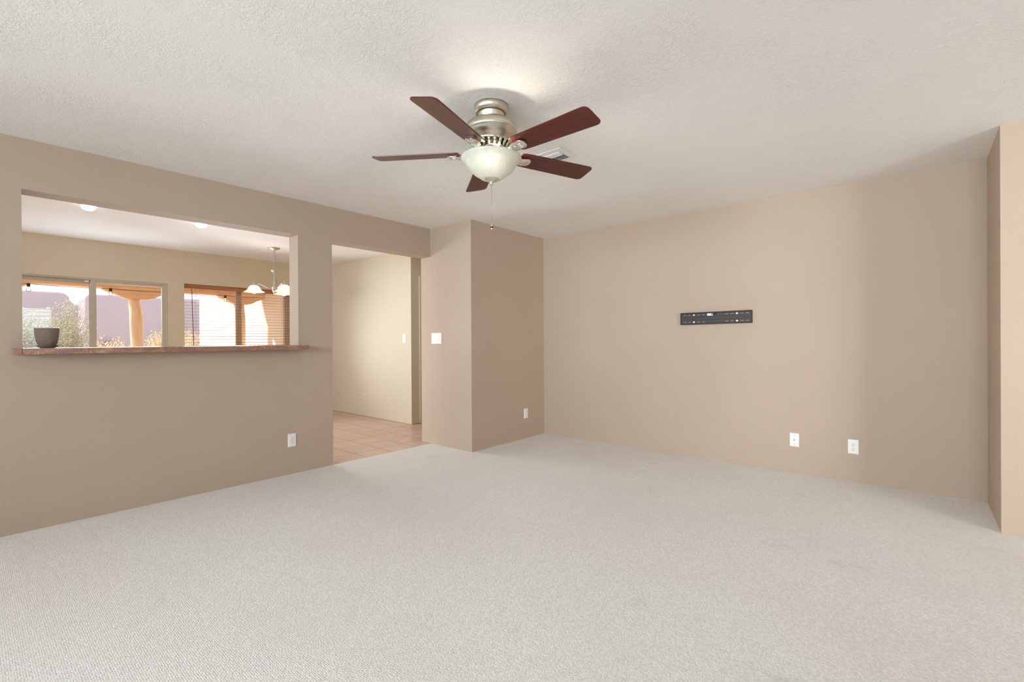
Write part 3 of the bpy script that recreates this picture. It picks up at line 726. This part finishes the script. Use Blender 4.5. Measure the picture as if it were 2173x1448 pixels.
b = BM(); bx(b, -18.003, -17.86, 0, 0.28, 1.02, 1.22, 0.02); bx(b, -17.87, -17.84, 0.05, 0.23, 1.05, 1.16)
o = obj('utility_box', b, mat('slate_grey_metal', srgb(104, 110, 124), 0.6), None, (0, 2.58, 0)); tag(o, 'small slate grey utility box on the mauve stucco house front', 'utility box')

FN = thing('slat_fence', 'pale weathered horizontal slat fence behind the grey shrub', 'fence', (-16.0, -1.5, -0.1))
b = BM()
for k in range(22):
    z = 0.08+k*0.092; bx(b, -0.012, 0.012, 0, 2.92, z, z+0.082)
obj('slat_panel', b, M_fence, FN)
for y in (0.0, 1.42, 2.84):
    b = BM(); bx(b, -0.06, -0.013, y, y+0.06, 0, 2.13); obj('fence_post', b, M_fence, FN)

M_twig_grey = mat('grey_green_twig', srgb(176, 176, 160), 0.9); M_twig_tan = mat('dry_tan_twig', srgb(206, 186, 156), 0.9)
M_leaf_grey = mat('silver_green_leaf', srgb(216, 220, 216), 0.8); M_leaf_yel = mat('dry_straw_leaf', srgb(236, 218, 186), 0.8)
M_leaf_olive = mat('olive_leaf', srgb(202, 204, 188), 0.8)
def shrub(name, label, cat, base, h, spread, nst, nleaf, mt, ml, leaf=0.035, lean=0.0, seed=1, rad=0.006):
    rnd = random.Random(seed); o = thing(name, label, cat, base)
    bt, bl = BM(), BM()
    for i in range(nst):
        a = rnd.uniform(0, 2*PI); q = rnd.random()**0.6
        tip = Vector((spread*q*math.cos(a), spread*q*math.sin(a)+lean*h, h*rnd.uniform(0.55, 1.0)*(1-0.35*q*q)))
        st = Vector((rnd.gauss(0, spread*0.12), rnd.gauss(0, spread*0.12), 0))
        mid = st.lerp(tip, 0.5)+Vector((rnd.gauss(0, 0.04), rnd.gauss(0, 0.04), 0.06*h))
        pts = [st, st.lerp(mid, 0.6), mid, mid.lerp(tip, 0.55)+Vector((0, 0, 0.02)), tip]
        tube(bt, pts, [rad, rad*0.8, rad*0.65, rad*0.5, rad*0.25], 4, caps=False)
        for j in range(nleaf):
            t = rnd.uniform(0.25, 1.0); p = (mid.lerp(tip, (t-0.5)*2) if t > 0.5 else st.lerp(mid, t*2))
            d_ = Vector((rnd.gauss(0, 1), rnd.gauss(0, 1), rnd.uniform(0.0, 1.6))).normalized()
            s_ = d_.orthogonal().normalized(); l_ = leaf*rnd.uniform(0.6, 1.5); w_ = l_*0.22
            p = p+Vector((rnd.gauss(0, 0.03), rnd.gauss(0, 0.03), rnd.gauss(0, 0.03)))
            v = [bl.verts.new(p), bl.verts.new(p+d_*l_*0.5+s_*w_), bl.verts.new(p+d_*l_), bl.verts.new(p+d_*l_*0.5-s_*w_)]
            bl.faces.new(v)
    obj('stems', bt, mt, o); obj('leaves', bl, ml, o); return o
shrub('desert_shrub', 'large silvery grey twiggy desert shrub outside the left half of the sliding window', 'shrub', (-14.2, 0.55, -0.1), 2.2, 0.95, 560, 80, M_twig_grey, M_leaf_grey, 0.030, 0.0, 4, 0.007)
shrub('desert_shrub', 'olive leaning willowy shrub between the slat fence and the mauve house', 'shrub', (-12.4, 1.0, -0.1), 2.3, 0.45, 190, 62, M_twig_grey, M_leaf_olive, 0.030, 0.16, 11, 0.007)
shrub('desert_shrub', 'low straw yellow shrub left of the carved post outside the sliding window', 'shrub', (-14.2, 2.22, -0.1), 1.50, 0.62, 220, 40, M_twig_tan, M_leaf_yel, 0.04, 0.0, 21, 0.006)
shrub('desert_shrub', 'straw yellow shrub right of the carved post outside the sliding window', 'shrub', (-13.2, 2.98, -0.1), 1.62, 0.45, 260, 44, M_twig_tan, M_leaf_yel, 0.04, 0.0, 22, 0.006)
shrub('desert_shrub', 'straw yellow shrub at the foot of the mauve wall seen through the blind', 'shrub', (-16.6, 4.45, -0.1), 1.75, 0.50, 220, 36, M_twig_tan, M_leaf_yel, 0.045, 0.0, 23, 0.006)

ST = thing('string_light', 'black patio string light with clear bulbs hung under the timber beam', 'string light', (XPO+0.15, 0, 0))
b = BM(); pts = []
ys = [-0.6, 0.70, 1.72, 2.70, 3.55, 4.2]; z_at = 2.128
for y0, y1 in zip(ys, ys[1:]):
    for i in range(8): t = i/8; pts.append((0, y0+(y1-y0)*t, z_at-0.022*4*t*(1-t)))
pts.append((0, ys[-1], z_at)); tube(b, pts, 0.004, 6); obj('cord', b, M_rubber, ST)
for i, y in enumerate(ys[1:-1]):
    b = BM(); lathe(b, [(0, z_at+0.004), (0.022, z_at), (0.022, z_at-0.045), (0.018, z_at-0.055), (0, z_at-0.055)], 16, (0, y, 0)); so = obj('lamp_socket', b, M_rubber, ST)
    b = BM(); lathe(b, [(0.012, z_at-0.055), (0.028, z_at-0.085), (0.031, z_at-0.105), (0.024, z_at-0.13), (0.0, z_at-0.138)], 16, (0, y, 0)); obj('clear_bulb', b, M_bulbglass, so)
    if i:
        b = BM(); lathe(b, [(0, z_at-0.06), (0.007, z_at-0.066), (0.011, z_at-0.098), (0, z_at-0.108)], 10, (0, y, 0)); obj('filament', b, M_amber, so)
